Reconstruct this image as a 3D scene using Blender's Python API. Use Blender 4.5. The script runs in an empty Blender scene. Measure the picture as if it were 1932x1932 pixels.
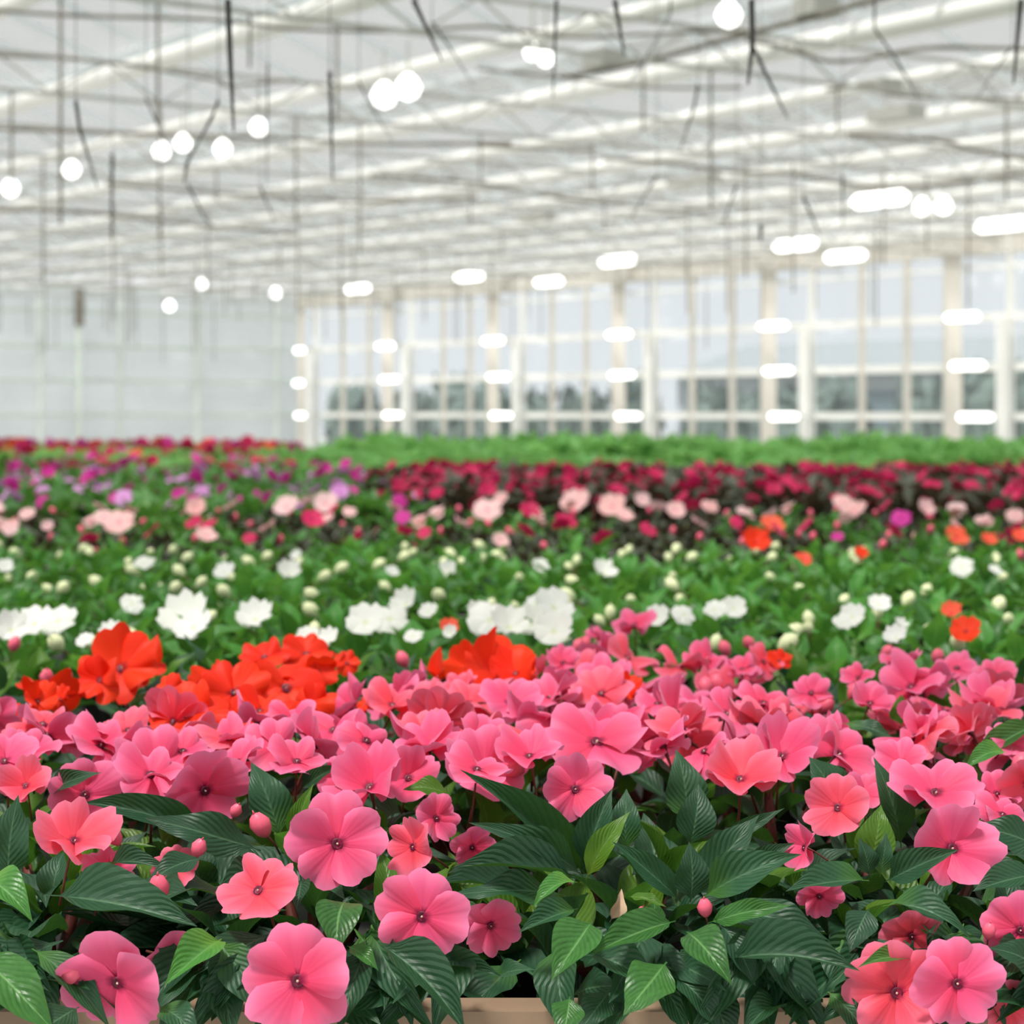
import bpy, math, random
from mathutils import Vector, Matrix

# ---------------------------------------------------------------- camera, world, light, exposure
sc = bpy.context.scene
C = sc.collection
F = 4000.0                      # focal length in pixels of a 1932 px frame
CX, HY, CAMZ = 966.0, 777.0, 1.3
cam = bpy.data.cameras.new('camera'); camo = bpy.data.objects.new('camera', cam)
C.objects.link(camo); sc.camera = camo
camo.location = (0, 0, CAMZ); camo.rotation_euler = (math.pi/2, 0, 0)
cam.sensor_width = 36; cam.lens = F/1932*36; cam.shift_y = -(966-HY)/1932
cam.clip_start = .05; cam.clip_end = 500
cam.dof.use_dof = True; cam.dof.focus_distance = 1.2; cam.dof.aperture_fstop = 13.0
cam.dof.aperture_blades = 0

sc.view_settings.view_transform = 'Standard'; sc.view_settings.look = 'None'
sc.view_settings.gamma = 1; sc.view_settings.use_curve_mapping = False
sc.view_settings.exposure = 0.34

w = bpy.data.worlds.new('world'); sc.world = w; w.use_nodes = True
wn = w.node_tree; wn.nodes.clear()
wo = wn.nodes.new('ShaderNodeOutputWorld'); wb = wn.nodes.new('ShaderNodeBackground')
tc = wn.nodes.new('ShaderNodeTexCoord'); sx = wn.nodes.new('ShaderNodeSeparateXYZ')
cr = wn.nodes.new('ShaderNodeValToRGB')
cr.color_ramp.elements[0].position = .0; cr.color_ramp.elements[0].color = (.98, 1.0, 1.02, 1)
cr.color_ramp.elements[1].position = .6; cr.color_ramp.elements[1].color = (.90, .93, .95, 1)
wn.links.new(tc.outputs['Generated'], sx.inputs[0]); wn.links.new(sx.outputs['Z'], cr.inputs[0])
wn.links.new(cr.outputs[0], wb.inputs[0]); wb.inputs[1].default_value = 0.74
wn.links.new(wb.outputs[0], wo.inputs[0])

sl = bpy.data.lights.new('sun', 'SUN'); so = bpy.data.objects.new('sun', sl); C.objects.link(so)
sl.energy = 5.9; sl.angle = math.radians(10); sl.color = (1, .97, .92)
so.rotation_euler = Vector((-.30, -.35, 1)).to_track_quat('Z', 'Y').to_euler()

R = random.Random(7)
def rr(a, b): return R.uniform(a, b)

ordn = ['first', 'second', 'third', 'fourth', 'fifth', 'sixth', 'seventh', 'eighth', 'ninth', 'tenth', 'eleventh', 'twelfth',
        'thirteenth', 'fourteenth', 'fifteenth', 'sixteenth', 'seventeenth', 'eighteenth', 'nineteenth', 'twentieth']
# greenhouse axes: u runs along the right-hand glass wall, n points across the house to it
k_ = -2816/4000; nl = math.hypot(k_, 1)
U = Vector((k_/nl, 1/nl, 0)); N = Vector((1/nl, -k_/nl, 0))
SW, TW, HE = 27.3, 48.4, 3.0            # glass wall distance, frosted wall distance, eaves above the lens
def G(t, s, h=0.0): return U*t + N*s + Vector((0, 0, CAMZ+h))
def px3(x, y, d): return Vector(((x-CX)/F*d, d, CAMZ-(y-HY)/F*d))
def pxof(x, y): return x/y*F+CX
def t_at(px, s):                        # distance along U where the wall at s is seen at column px
    k = (px-CX)/F
    d = s/(k*N.x+N.y); p = Vector((k*d, d, 0)); return p.dot(U)
def s_at(px, t):
    k = (px-CX)/F
    d = t/(k*U.x+U.y); p = Vector((k*d, d, 0)); return p.dot(N)

# ---------------------------------------------------------------- materials
def nodes(name):
    m = bpy.data.materials.new(name); m.use_nodes = True
    nt = m.node_tree; nt.nodes.clear()
    return m, nt, nt.nodes.new('ShaderNodeOutputMaterial')
def L(nt, a, b): nt.links.new(a, b)
def rgb(c): return (c[0], c[1], c[2], 1)
def simple(name, col, rough=.6, metal=0, noise=.12, scale=8, emit=None, es=0, spec=.5):
    m, nt, out = nodes(name)
    p = nt.nodes.new('ShaderNodeBsdfPrincipled')
    t = nt.nodes.new('ShaderNodeTexCoord'); n = nt.nodes.new('ShaderNodeTexNoise')
    n.inputs['Scale'].default_value = scale; n.inputs['Detail'].default_value = 5
    L(nt, t.outputs['Object'], n.inputs['Vector'])
    mx = nt.nodes.new('ShaderNodeMix'); mx.data_type = 'RGBA'
    mx.inputs['A'].default_value = rgb([c*(1-noise) for c in col])
    mx.inputs['B'].default_value = rgb([min(1, c*(1+noise)) for c in col])
    L(nt, n.outputs['Fac'], mx.inputs['Factor']); L(nt, mx.outputs['Result'], p.inputs['Base Color'])
    p.inputs['Roughness'].default_value = rough; p.inputs['Metallic'].default_value = metal
    p.inputs['Specular IOR Level'].default_value = spec
    if emit:
        p.inputs['Emission Color'].default_value = rgb(emit); p.inputs['Emission Strength'].default_value = es
    L(nt, p.outputs[0], out.inputs[0]); return m
def math_(nt, op, a, b=None, c=None):
    n = nt.nodes.new('ShaderNodeMath'); n.operation = op
    for i, v in enumerate((a, b, c)):
        if v is None: continue
        if isinstance(v, (int, float)): n.inputs[i].default_value = v
        else: L(nt, v, n.inputs[i])
    return n.outputs[0]
def mixc(nt, f, a, b):
    n = nt.nodes.new('ShaderNodeMix'); n.data_type = 'RGBA'
    for k, v in (('Factor', f), ('A', a), ('B', b)):
        if isinstance(v, (int, float)): n.inputs[k].default_value = v
        elif isinstance(v, (tuple, list)): n.inputs[k].default_value = rgb(v)
        else: L(nt, v, n.inputs[k])
    return n.outputs['Result']
def leafmat(name, dark, light, young, vein, rough=.38, transl=.18, tcol=(.12, .35, .04)):
    m, nt, out = nodes(name)
    uv = nt.nodes.new('ShaderNodeUVMap'); s = nt.nodes.new('ShaderNodeSeparateXYZ')
    L(nt, uv.outputs[0], s.inputs[0])
    u = math_(nt, 'ABSOLUTE', math_(nt, 'SUBTRACT', s.outputs[0], .5))          # 0 mid .. .5 edge
    v = s.outputs[1]
    info = nt.nodes.new('ShaderNodeObjectInfo')
    tcn = nt.nodes.new('ShaderNodeTexCoord')
    noi = nt.nodes.new('ShaderNodeTexNoise'); noi.inputs['Scale'].default_value = 9
    noi.inputs['Detail'].default_value = 4
    L(nt, tcn.outputs['Object'], noi.inputs['Vector'])
    # side veins sweep forward from the midrib
    ph = math_(nt, 'SUBTRACT', math_(nt, 'MULTIPLY', v, 11.0), math_(nt, 'MULTIPLY', u, 8.0))
    ph = math_(nt, 'ADD', ph, math_(nt, 'MULTIPLY', noi.outputs['Fac'], .5))
    wv = math_(nt, 'PINGPONG', ph, .5)                                           # 0..0.5
    veins = math_(nt, 'SUBTRACT', 1.0, math_(nt, 'SMOOTH_MIN', math_(nt, 'MULTIPLY', wv, 7.0), 1.0, .3))
    veins = math_(nt, 'MAXIMUM', veins, 0.0)
    mid = math_(nt, 'SUBTRACT', 1.0, math_(nt, 'MINIMUM', math_(nt, 'MULTIPLY', u, 26.0), 1.0))
    f = math_(nt, 'MULTIPLY', math_(nt, 'ADD', noi.outputs['Fac'], info.outputs['Random']), .5)
    c = mixc(nt, f, dark, light)
    yb = math_(nt, 'MULTIPLY', math_(nt, 'MAXIMUM', math_(nt, 'SUBTRACT', .42, v), 0.0), 1.5)
    yr = math_(nt, 'GREATER_THAN', info.outputs['Random'], .62)
    c = mixc(nt, math_(nt, 'MULTIPLY', yb, yr), c, young)
    c = mixc(nt, math_(nt, 'MULTIPLY', mid, .75), c, vein)
    c = mixc(nt, math_(nt, 'MULTIPLY', veins, .13), c, vein)
    p = nt.nodes.new('ShaderNodeBsdfPrincipled'); L(nt, c, p.inputs['Base Color'])
    p.inputs['Roughness'].default_value = rough; p.inputs['Specular IOR Level'].default_value = .38
    h = math_(nt, 'SUBTRACT', math_(nt, 'MULTIPLY', wv, 1.2), math_(nt, 'MULTIPLY', mid, .5))
    b = nt.nodes.new('ShaderNodeBump'); b.inputs['Strength'].default_value = .28
    b.inputs['Distance'].default_value = .0035; L(nt, h, b.inputs['Height']); L(nt, b.outputs[0], p.inputs['Normal'])
    tr = nt.nodes.new('ShaderNodeBsdfTranslucent'); tr.inputs[0].default_value = rgb(tcol)
    ms = nt.nodes.new('ShaderNodeMixShader'); ms.inputs[0].default_value = transl
    L(nt, p.outputs[0], ms.inputs[1]); L(nt, tr.outputs[0], ms.inputs[2]); L(nt, ms.outputs[0], out.inputs[0])
    return m
def petalmat(name, a, b, eye, transl=.28, sheen=.22, shc=(1, .7, .95), eyer=.24, edge=None):
    m, nt, out = nodes(name)
    uv = nt.nodes.new('ShaderNodeUVMap'); s = nt.nodes.new('ShaderNodeSeparateXYZ'); L(nt, uv.outputs[0], s.inputs[0])
    info = nt.nodes.new('ShaderNodeObjectInfo')
    tcn = nt.nodes.new('ShaderNodeTexCoord')
    noi = nt.nodes.new('ShaderNodeTexNoise'); noi.inputs['Scale'].default_value = 4; L(nt, tcn.outputs['Object'], noi.inputs['Vector'])
    f = math_(nt, 'ADD', math_(nt, 'MULTIPLY', info.outputs['Random'], .7), math_(nt, 'MULTIPLY', noi.outputs['Fac'], .3))
    c = mixc(nt, f, a, b)
    wav = math_(nt, 'PINGPONG', math_(nt, 'MULTIPLY', s.outputs[0], 9.0), .5)
    c = mixc(nt, math_(nt, 'MULTIPLY', wav, .05), c, eye)
    if edge:
        ef = math_(nt, 'MULTIPLY', math_(nt, 'POWER', s.outputs[1], 3.0), .8)
        c = mixc(nt, ef, c, edge)
    e = math_(nt, 'SUBTRACT', 1.0, math_(nt, 'MINIMUM', math_(nt, 'DIVIDE', s.outputs[1], eyer), 1.0))
    c = mixc(nt, math_(nt, 'MINIMUM', math_(nt, 'MULTIPLY', e, 1.6), 1.0), c, eye)
    p = nt.nodes.new('ShaderNodeBsdfPrincipled'); L(nt, c, p.inputs['Base Color'])
    p.inputs['Roughness'].default_value = .55; p.inputs['Specular IOR Level'].default_value = .3
    p.inputs['Sheen Weight'].default_value = sheen; p.inputs['Sheen Tint'].default_value = rgb(shc)
    p.inputs['Sheen Roughness'].default_value = .4
    bm_ = nt.nodes.new('ShaderNodeBump'); bm_.inputs['Strength'].default_value = .1; bm_.inputs['Distance'].default_value = .002
    L(nt, wav, bm_.inputs['Height']); L(nt, bm_.outputs[0], p.inputs['Normal'])
    tr = nt.nodes.new('ShaderNodeBsdfTranslucent'); L(nt, c, tr.inputs[0])
    ms = nt.nodes.new('ShaderNodeMixShader'); ms.inputs[0].default_value = transl
    L(nt, p.outputs[0], ms.inputs[1]); L(nt, tr.outputs[0], ms.inputs[2]); L(nt, ms.outputs[0], out.inputs[0])
    return m
def glassmat(name, tint, diff, fac):
    m, nt, out = nodes(name)
    t = nt.nodes.new('ShaderNodeBsdfTransparent'); t.inputs[0].default_value = rgb(tint)
    d = nt.nodes.new('ShaderNodeBsdfDiffuse'); tl = nt.nodes.new('ShaderNodeBsdfTranslucent')
    noi = nt.nodes.new('ShaderNodeTexNoise'); noi.inputs['Scale'].default_value = .9
    tcn = nt.nodes.new('ShaderNodeTexCoord'); L(nt, tcn.outputs['Object'], noi.inputs['Vector'])
    c = mixc(nt, noi.outputs['Fac'], [x*.85 for x in diff], diff)
    L(nt, c, d.inputs[0]); L(nt, c, tl.inputs[0])
    m1 = nt.nodes.new('ShaderNodeMixShader'); m1.inputs[0].default_value = .6
    L(nt, d.outputs[0], m1.inputs[1]); L(nt, tl.outputs[0], m1.inputs[2])
    m2 = nt.nodes.new('ShaderNodeMixShader'); m2.inputs[0].default_value = fac
    L(nt, t.outputs[0], m2.inputs[1]); L(nt, m1.outputs[0], m2.inputs[2])
    g = nt.nodes.new('ShaderNodeBsdfGlossy'); g.inputs['Roughness'].default_value = .08
    m3 = nt.nodes.new('ShaderNodeMixShader'); m3.inputs[0].default_value = .05
    L(nt, m2.outputs[0], m3.inputs[1]); L(nt, g.outputs[0], m3.inputs[2])
    L(nt, m3.outputs[0], out.inputs[0]); return m

M = {}
M['leaf_dark'] = leafmat('leaf_dark', (.007, .034, .017), (.026, .098, .042), (.10, .26, .02), (.10, .22, .11), rough=.46, transl=.12)
M['leaf_mid'] = leafmat('leaf_mid', (.004, .032, .012), (.10, .34, .06), (.26, .50, .05), (.20, .42, .14), rough=.34, transl=.2, tcol=(.2, .5, .06))
M['leaf_bright'] = leafmat('leaf_bright', (.04, .19, .03), (.09, .34, .05), (.30, .6, .06), (.3, .5, .2), transl=.3, tcol=(.25, .6, .08))
M['leaf_far'] = leafmat('leaf_far', (.10, .30, .07), (.20, .48, .14), (.3, .6, .1), (.3, .5, .2), transl=.4, tcol=(.35, .7, .2))  # greens lightened to put the far haze into the colour
M['leaf_young'] = leafmat('leaf_young', (.05, .15, .012), (.12, .24, .02), (.22, .30, .02), (.2, .35, .08), transl=.3)
M['leaf_bronze'] = leafmat('leaf_bronze', (.028, .040, .024), (.065, .085, .05), (.1, .05, .03), (.10, .08, .06), transl=.1, tcol=(.2, .1, .05))
M['petal_pink'] = petalmat('petal_pink', (.90, .05, .13), (.90, .085, .24), (.28, .003, .05), edge=(.94, .27, .50))
M['petal_coral'] = petalmat('petal_coral', (.94, .06, .09), (.94, .09, .16), (.38, .005, .05), edge=(.96, .25, .40))
M['petal_red'] = petalmat('petal_red', (.90, .018, .006), (.96, .055, .008), (.45, .004, .004), sheen=.05, shc=(1, .5, .4))
M['petal_white'] = petalmat('petal_white', (.93, .93, .88), (.97, .97, .95), (.80, .85, .60), sheen=.1, transl=.35)
M['petal_pale'] = petalmat('petal_pale', (.93, .50, .48), (.95, .68, .70), (.8, .15, .25), sheen=.1)
M['petal_crimson'] = petalmat('petal_crimson', (.52, .012, .08), (.80, .03, .16), (.3, .0, .03), sheen=.1)
M['petal_lilac'] = petalmat('petal_lilac', (.62, .20, .62), (.85, .45, .80), (.5, .05, .4), sheen=.1)
M['petal_magenta'] = petalmat('petal_magenta', (.60, .02, .28), (.75, .05, .42), (.3, .0, .1), sheen=.1)
M['petal_salmon'] = petalmat('petal_salmon', (.90, .06, .03), (.95, .16, .08), (.5, .0, .03), sheen=.1)
M['eye'] = simple('flower_eye', (.13, .004, .03), .5)
M['stigma'] = simple('stigma', (.75, .55, .45), .5)
M['stem'] = simple('stem', (.16, .035, .025), .5)
M['stem_green'] = simple('stem_green', (.12, .22, .06), .5)
M['bud_pink'] = simple('bud_pink', (.90, .13, .22), .45)
M['bud_white'] = simple('bud_white', (.80, .84, .50), .5)
M['pot'] = simple('pot', (.018, .016, .015), .5)
M['soil'] = simple('soil', (.03, .018, .012), .95, noise=.5, scale=60)
M['wood'] = simple('bench_wood', (.30, .20, .13), .7, noise=.3, scale=20)
M['shadewood'] = simple('shaded_wood', (.018, .011, .009), .8)  # near-black: shade at the bench front put into the colour
M['bench'] = simple('bench_metal', (.05, .05, .048), .6)
M['rail'] = simple('bench_rail', (.50, .50, .46), .5)
M['white'] = simple('white_paint', (.86, .86, .83), .4, noise=.04)
M['cream'] = simple('cream_concrete', (.66, .63, .57), .8, noise=.1, scale=2)
M['grey'] = simple('grey_metal', (.46, .46, .43), .5, noise=.1)
M['greenmetal'] = simple('green_grey_metal', (.68, .74, .69), .5, noise=.1)
M['dark'] = simple('dark_metal', (.03, .03, .028), .6)
M['cable'] = simple('brown_cable', (.20, .18, .15), .8)
M['galv'] = simple('galvanised', (.80, .86, .89), .35, metal=.2, noise=.06)
M['floor'] = simple('concrete_floor', (.50, .50, .48), .8, noise=.2, scale=1.5)
M['ground'] = simple('outside_ground', (.30, .31, .28), .9, noise=.25, scale=.4)
M['fitting'] = simple('glow_tube', (1, 1, .97), .4, emit=(1, .98, .94), es=2.6)  # emissive white, shared by wall tubes and roof strips
M['fittinground'] = simple('glow_round', (1, 1, .97), .4, emit=(1, .99, .96), es=2.2)
M['roofglass'] = glassmat('roof_glass', (.80, .80, .79), (.88, .89, .89), .10)
M['wallglass'] = glassmat('wall_glass', (.95, .97, .98), (.80, .84, .86), .05)
M['frosted'] = glassmat('frosted_panel', (.9, .92, .93), (.88, .91, .92), .75)
M['shrub'] = simple('shrub', (.10, .14, .12), .8, noise=.5, scale=6)
M['building'] = simple('pale_cladding', (.34, .36, .38), .7, noise=.08)
M['buildwin'] = simple('building_window', (.10, .14, .16), .3)
M['buildroof'] = simple('building_roof', (.22, .24, .25), .8)
M['brick'] = simple('building_brick', (.40, .28, .25), .8)
M['dry'] = simple('dry_leaf', (.48, .33, .22), .8, noise=.3, scale=80)

# ---------------------------------------------------------------- helpers
def tag(o, label=None, cat=None, group=None, kind=None):
    if label: o['label'] = label
    if cat: o['category'] = cat
    if group: o['group'] = group
    if kind: o['kind'] = kind
    return o
def link(o, parent=None):
    C.objects.link(o)
    if parent is not None: o.parent = parent
    return o
def empty(name, loc, label, cat, group=None):
    o = bpy.data.objects.new(name, None); o.location = loc; o.empty_display_size = .05
    link(o); return tag(o, label, cat, group)
class MB:
    def __init__(s): s.v = []; s.f = []; s.m = []; s.uv = []
    def add(s, vs, fs, mi=0, uvs=None):
        o = len(s.v); s.v += [tuple(x) for x in vs]
        for f in fs: s.f.append(tuple(i+o for i in f)); s.m.append(mi)
        s.uv += uvs if uvs else [(0.25, .6)]*len(vs)
    def box(s, c, ax, ay, az, mi=0):      # half-extent vectors
        c = Vector(c); P = []
        for k in (-1, 1):
            for j in (-1, 1):
                for i in (-1, 1): P.append(c+ax*i+ay*j+az*k)
        s.add(P, [(0, 2, 3, 1), (4, 5, 7, 6), (0, 1, 5, 4), (2, 6, 7, 3), (0, 4, 6, 2), (1, 3, 7, 5)], mi)
    def bar(s, a, b, w, h=None, mi=0):    # rectangular bar from a to b
        a = Vector(a); b = Vector(b); d = (b-a); l = d.length
        if l < 1e-6: return
        d /= l; up = Vector((0, 0, 1)) if abs(d.z) < .95 else Vector((0, 1, 0))
        sdir = d.cross(up).normalized(); up = sdir.cross(d)
        s.box((a+b)/2, sdir*(w/2), d*(l/2), up*((h or w)/2), mi)
    def tube(s, pts, rads, n=6, mi=0, cap=True):
        pts = [Vector(p) for p in pts]
        if not hasattr(rads, '__len__'): rads = [rads]*len(pts)
        V = []; Fc = []
        for i, p in enumerate(pts):
            d = (pts[min(i+1, len(pts)-1)]-pts[max(i-1, 0)]).normalized()
            ref = Vector((0, 0, 1)) if abs(d.z) < .9 else Vector((1, 0, 0))
            a = d.cross(ref).normalized(); b = d.cross(a)
            for k in range(n):
                an = 2*math.pi*k/n; V.append(p+(a*math.cos(an)+b*math.sin(an))*rads[i])
        for i in range(len(pts)-1):
            for k in range(n):
                k2 = (k+1) % n; Fc.append((i*n+k, i*n+k2, (i+1)*n+k2, (i+1)*n+k))
        if cap: Fc.append(tuple(range(n-1, -1, -1))); Fc.append(tuple((len(pts)-1)*n+k for k in range(n)))
        s.add(V, Fc, mi)
    def lathe(s, prof, n=12, mi=0, c=(0, 0, 0)):
        V = []; Fc = []
        for r, z in prof:
            for k in range(n):
                an = 2*math.pi*k/n; V.append((c[0]+r*math.cos(an), c[1]+r*math.sin(an), c[2]+z))
        for i in range(len(prof)-1):
            for k in range(n):
                k2 = (k+1) % n; Fc.append((i*n+k, i*n+k2, (i+1)*n+k2, (i+1)*n+k))
        s.add(V, Fc, mi)
    def mesh(s, name, mats, smooth=False):
        me = bpy.data.meshes.new(name); me.from_pydata(s.v, [], s.f)
        if not isinstance(mats, (list, tuple)): mats = [mats]
        for m in mats: me.materials.append(m)
        me.polygons.foreach_set('material_index', s.m)
        if smooth: me.polygons.foreach_set('use_smooth', [True]*len(s.f))
        ul = me.uv_layers.new(name='UVMap')
        li = [0]*len(me.loops); me.loops.foreach_get('vertex_index', li)
        fl = []
        for i in li: fl += list(s.uv[i])
        ul.data.foreach_set('uv', fl)
        me.update(); return me
    def obj(s, name, mats, parent=None, smooth=False):
        return link(bpy.data.objects.new(name, s.mesh(name, mats, smooth)), parent)

# ---------------------------------------------------------------- the setting
b = MB(); b.box((0, 22, -.05), Vector((60, 0, 0)), Vector((0, 60, 0)), Vector((0, 0, .05)))
tag(b.obj('floor', M['floor']), kind='structure')

# right-hand glass wall
b = MB(); z0, z1 = -CAMZ, -.95
tL, tR = TW, t_at(2350, SW)
b.bar(G(tR, SW, (z0+z1)/2), G(tL, SW, (z0+z1)/2), .25, z1-z0)
wr = tag(b.obj('wall_right', M['cream']), kind='structure')
rails = [-.93, -.08, .76, 1.60, 2.45, HE]
mull = [600, 650, 700, 780, 840, 890, 990, 1045, 1110, 1240, 1310, 1385, 1535, 1630, 1715, 1910, 2020, 2130, 2350]
posts = [600, 780, 990, 1240, 1535, 1910]
pillars = [568, 732, 930, 1167, 1450, 1797, 2240]
for h in rails:
    b = MB(); b.bar(G(tR, SW-.03, h), G(tL, SW-.03, h), .07, .13 if h < 2 else .06); b.obj('rail', M['white'], wr)
b = MB(); b.bar(G(tR, SW, 2.83), G(tL, SW, 2.83), .18, .3); b.obj('eaves_beam', M['cream'], wr)
cols = sorted(set(mull+pillars))
for px in mull:
    t = t_at(px, SW); b = MB()
    th = .09
    if px in posts: b.bar(G(t, SW-.25, -CAMZ), G(t, SW-.25, 1.55), .17, .17); b.obj('post', M['white'], wr)
    b = MB(); b.bar(G(t, SW-.05, -.95), G(t, SW-.05, HE), .12, th); b.obj('mullion', M['white'] if px in posts else M['cream'], wr)
for i, px in enumerate(pillars):
    t = t_at(px, SW-.4); b = MB(); wd = .5 if i else .34
    b.bar(G(t, SW-.4, -CAMZ), G(t, SW-.4, HE-.05), wd*.55, wd*.5)
    b.bar(G(t, SW-.4, HE-.35), G(t, SW-.4, HE-.05), wd*.8, wd*.8)
    b.obj('pillar', M['cream'], wr)
ts = [t_at(p, SW) for p in cols]; ts = [TW]+sorted(ts, reverse=True)[0:]
for i in range(len(ts)-1):
    if ts[i]-ts[i+1] < .1: continue
    for j in range(len(rails)-1):
        b = MB(); tm = (ts[i]+ts[i+1])/2
        b.box(G(tm, SW, (rails[j]+rails[j+1])/2), U*((ts[i]-ts[i+1])/2-.03), N*.008, Vector((0, 0, (rails[j+1]-rails[j])/2-.03)))
        b.obj('glass_pane', M['wallglass'], wr)

# left-hand frosted wall
b = MB(); b.bar(G(TW, -12, -1.1), G(TW, SW, -1.1), .25, .4)
wl = tag(b.obj('wall_left', M['cream']), kind='structure')
lp = [-75, 75, 145, 225, 370, 520]
ss = sorted([s_at(p, TW) for p in lp]+[SW]+[s_at(-75, TW)-2.3*k for k in range(1, 8)])
for h in rails:
    b = MB(); b.bar(G(TW-.06, ss[0], h), G(TW-.06, SW, h), .06, .08); b.obj('rail', M['greenmetal'], wl)
for i, s in enumerate(ss[:-1]):
    b = MB(); b.bar(G(TW-.05, s, -.95), G(TW-.05, s, HE), .10, .10); b.obj('mullion', M['greenmetal'], wl)
    for j in range(len(rails)-1):
        b = MB(); b.box(G(TW, (s+ss[i+1])/2, (rails[j]+rails[j+1])/2), N*((ss[i+1]-s)/2-.02), U*.01, Vector((0, 0, (rails[j+1]-rails[j])/2-.02)))
        b.obj('frosted_panel', M['frosted'], wl)
s = s_at(142, TW)
b = MB(); b.bar(G(TW-.25, s, -CAMZ), G(TW-.25, s, 2.1), .12); b.obj('post', M['greenmetal'], wl)
b = MB(); b.bar(G(TW-.25, s, 2.1), G(TW-.25, s, HE), .2); b.obj('post_head', M['cable'], wl)

# roof: ridge-and-furrow glass over gutters, white purlins, trusses across
S0, NS, SP = -10.1, 19, 1.95
T0, NT = -16.0, 16
TS = (TW-T0)/NT
b = MB(); b.bar(G(T0, SW, HE+.12), G(TW, SW, HE+.12), .25, .18)
ceil = tag(b.obj('ceiling', M['white']), kind='structure')
def rh(i): return HE+.1 if i % 2 == 0 else HE+.85
sv = [SW-SP*(NS-1-i) for i in range(NS)]
pane_cache = {}
for i in range(NS-1):
    a, c = sv[i], sv[i+1]; ha, hc = rh(i), rh(i+1)
    slope = (N*(c-a)+Vector((0, 0, hc-ha))); key = ha > hc
    if key not in pane_cache:
        b = MB(); nn = slope.cross(U).normalized()
        b.box((0, 0, 0), slope*.495, U*(TS/2-.02), nn*.006); pane_cache[key] = b.mesh('roof_pane', M['roofglass'])
    for j in range(NT):
        o = bpy.data.objects.new('roof_pane', pane_cache[key]); link(o, ceil)
        o.location = G(T0+TS*(j+.5), (a+c)/2, (ha+hc)/2)
bars = []
for i in range(NS-1):
    for j in range(int((TW-T0)/.9)):
        t = T0+j*.9; mid = G(t, (sv[i]+sv[i+1])/2, 0)
        if mid.y < 3 or abs(mid.x/mid.y) > .32: continue
        bars.append((mid.y, i, t))
bars.sort()
bc = {}
rest = MB()
for q, (dd, i, t) in enumerate(bars):
    A = N*sv[i]+Vector((0, 0, rh(i)-.03)); B = N*sv[i+1]+Vector((0, 0, rh(i+1)-.03)); mid = (A+B)/2
    key = rh(i) > rh(i+1)
    if q < 290:
        if key not in bc:
            bb = MB(); bb.bar(A-mid, B-mid, .05, .06); bc[key] = bb.mesh('glazing_bar', M['galv'])
        o = bpy.data.objects.new('glazing_bar', bc[key]); link(o, ceil); o.location = U*t+mid+Vector((0, 0, CAMZ))
    else:
        o3 = U*t+Vector((0, 0, CAMZ)); rest.bar(A+o3, B+o3, .05, .06)
tag(rest.obj('glazing_bars', M['galv'], ceil), kind='stuff')
for i in range(NS):                      # gutters / purlins
    big = (i % 2 == 0)
    b = MB(); b.tube([G(T0, sv[i], HE-.06), G(TW, sv[i], HE-.06)], .085 if big else .065, 10)
    b.obj('gutter' if big else 'purlin', M['white'], ceil, True)
    if not big:
        b = MB(); b.bar(G(T0, sv[i], rh(i)), G(TW, sv[i], rh(i)), .07, .09); b.obj('ridge_bar', M['galv'], ceil)
for j in range(3, NT):                   # trusses
    t = T0+TS*j
    b = MB(); b.bar(G(t, sv[0], HE-.12), G(t, SW, HE-.12), .03, .03); b.obj('truss_chord', M['grey'], ceil)
    b = MB(); b.bar(G(t, sv[0], HE-.42), G(t, SW, HE-.42), .03, .03); b.obj('truss_chord', M['grey'], ceil)
    b = MB(); q = 0
    s = sv[0]
    while s < SW-.5:
        b.bar(G(t, s, HE-.42), G(t, s+.49, HE-.12), .015); b.bar(G(t, s+.49, HE-.12), G(t, s+.98, HE-.42), .015); s += .975
    b.obj('truss_lattice', M['grey'], ceil)
# thin drop wires from the trusses, by truss
for j in range(5, NT):
    t = T0+TS*j; 
    for s in [sv[0]+.65*q for q in range(int((SW-sv[0])/.65))]:
        p = G(t, s, 0)
        if p.y < 6 or abs(p.x/p.y) > .27: continue
        if R.random() < .5: continue
        b = MB(); b.bar(G(t, s, HE-.42), G(t, s, HE-.42-rr(.3, 1.5)), .018); b.obj('drop_wire', M['cable'], ceil)

# outside: ground, shrubs, a pale building
b = MB(); b.bar(G(-30, SW+40.2, -1.25), G(90, SW+40.2, -1.25), 80, .06)
tag(b.obj('ground', M['ground']), kind='structure')
def blob(seed, n=120):
    r = random.Random(seed); b = MB()
    for i in range(n):
        a = r.uniform(0, 6.283); z = r.uniform(0, 1); rad = math.sqrt(max(0, 1-(z*1.02-.15)**2))*r.uniform(.75, 1.02)
        c = Vector((math.cos(a)*rad, math.sin(a)*rad, z)); sz = r.uniform(.12, .24)
        t1 = Vector((r.uniform(-1, 1), r.uniform(-1, 1), r.uniform(-1, 1))).normalized(); t2 = t1.orthogonal().normalized()
        b.add([c-t1*sz, c+t2*sz*.6, c+t1*sz, c-t2*sz*.6], [(0, 1, 2, 3)])
    # inner body
    V = []; n1, n2 = 8, 5
    b.lathe([(.0, 0), (.8, .02), (.86, .35), (.7, .7), (.3, .9), (0, .95)], 10)
    return b
sh = [blob(s).mesh('shrub', M['shrub']) for s in range(3)]
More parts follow.
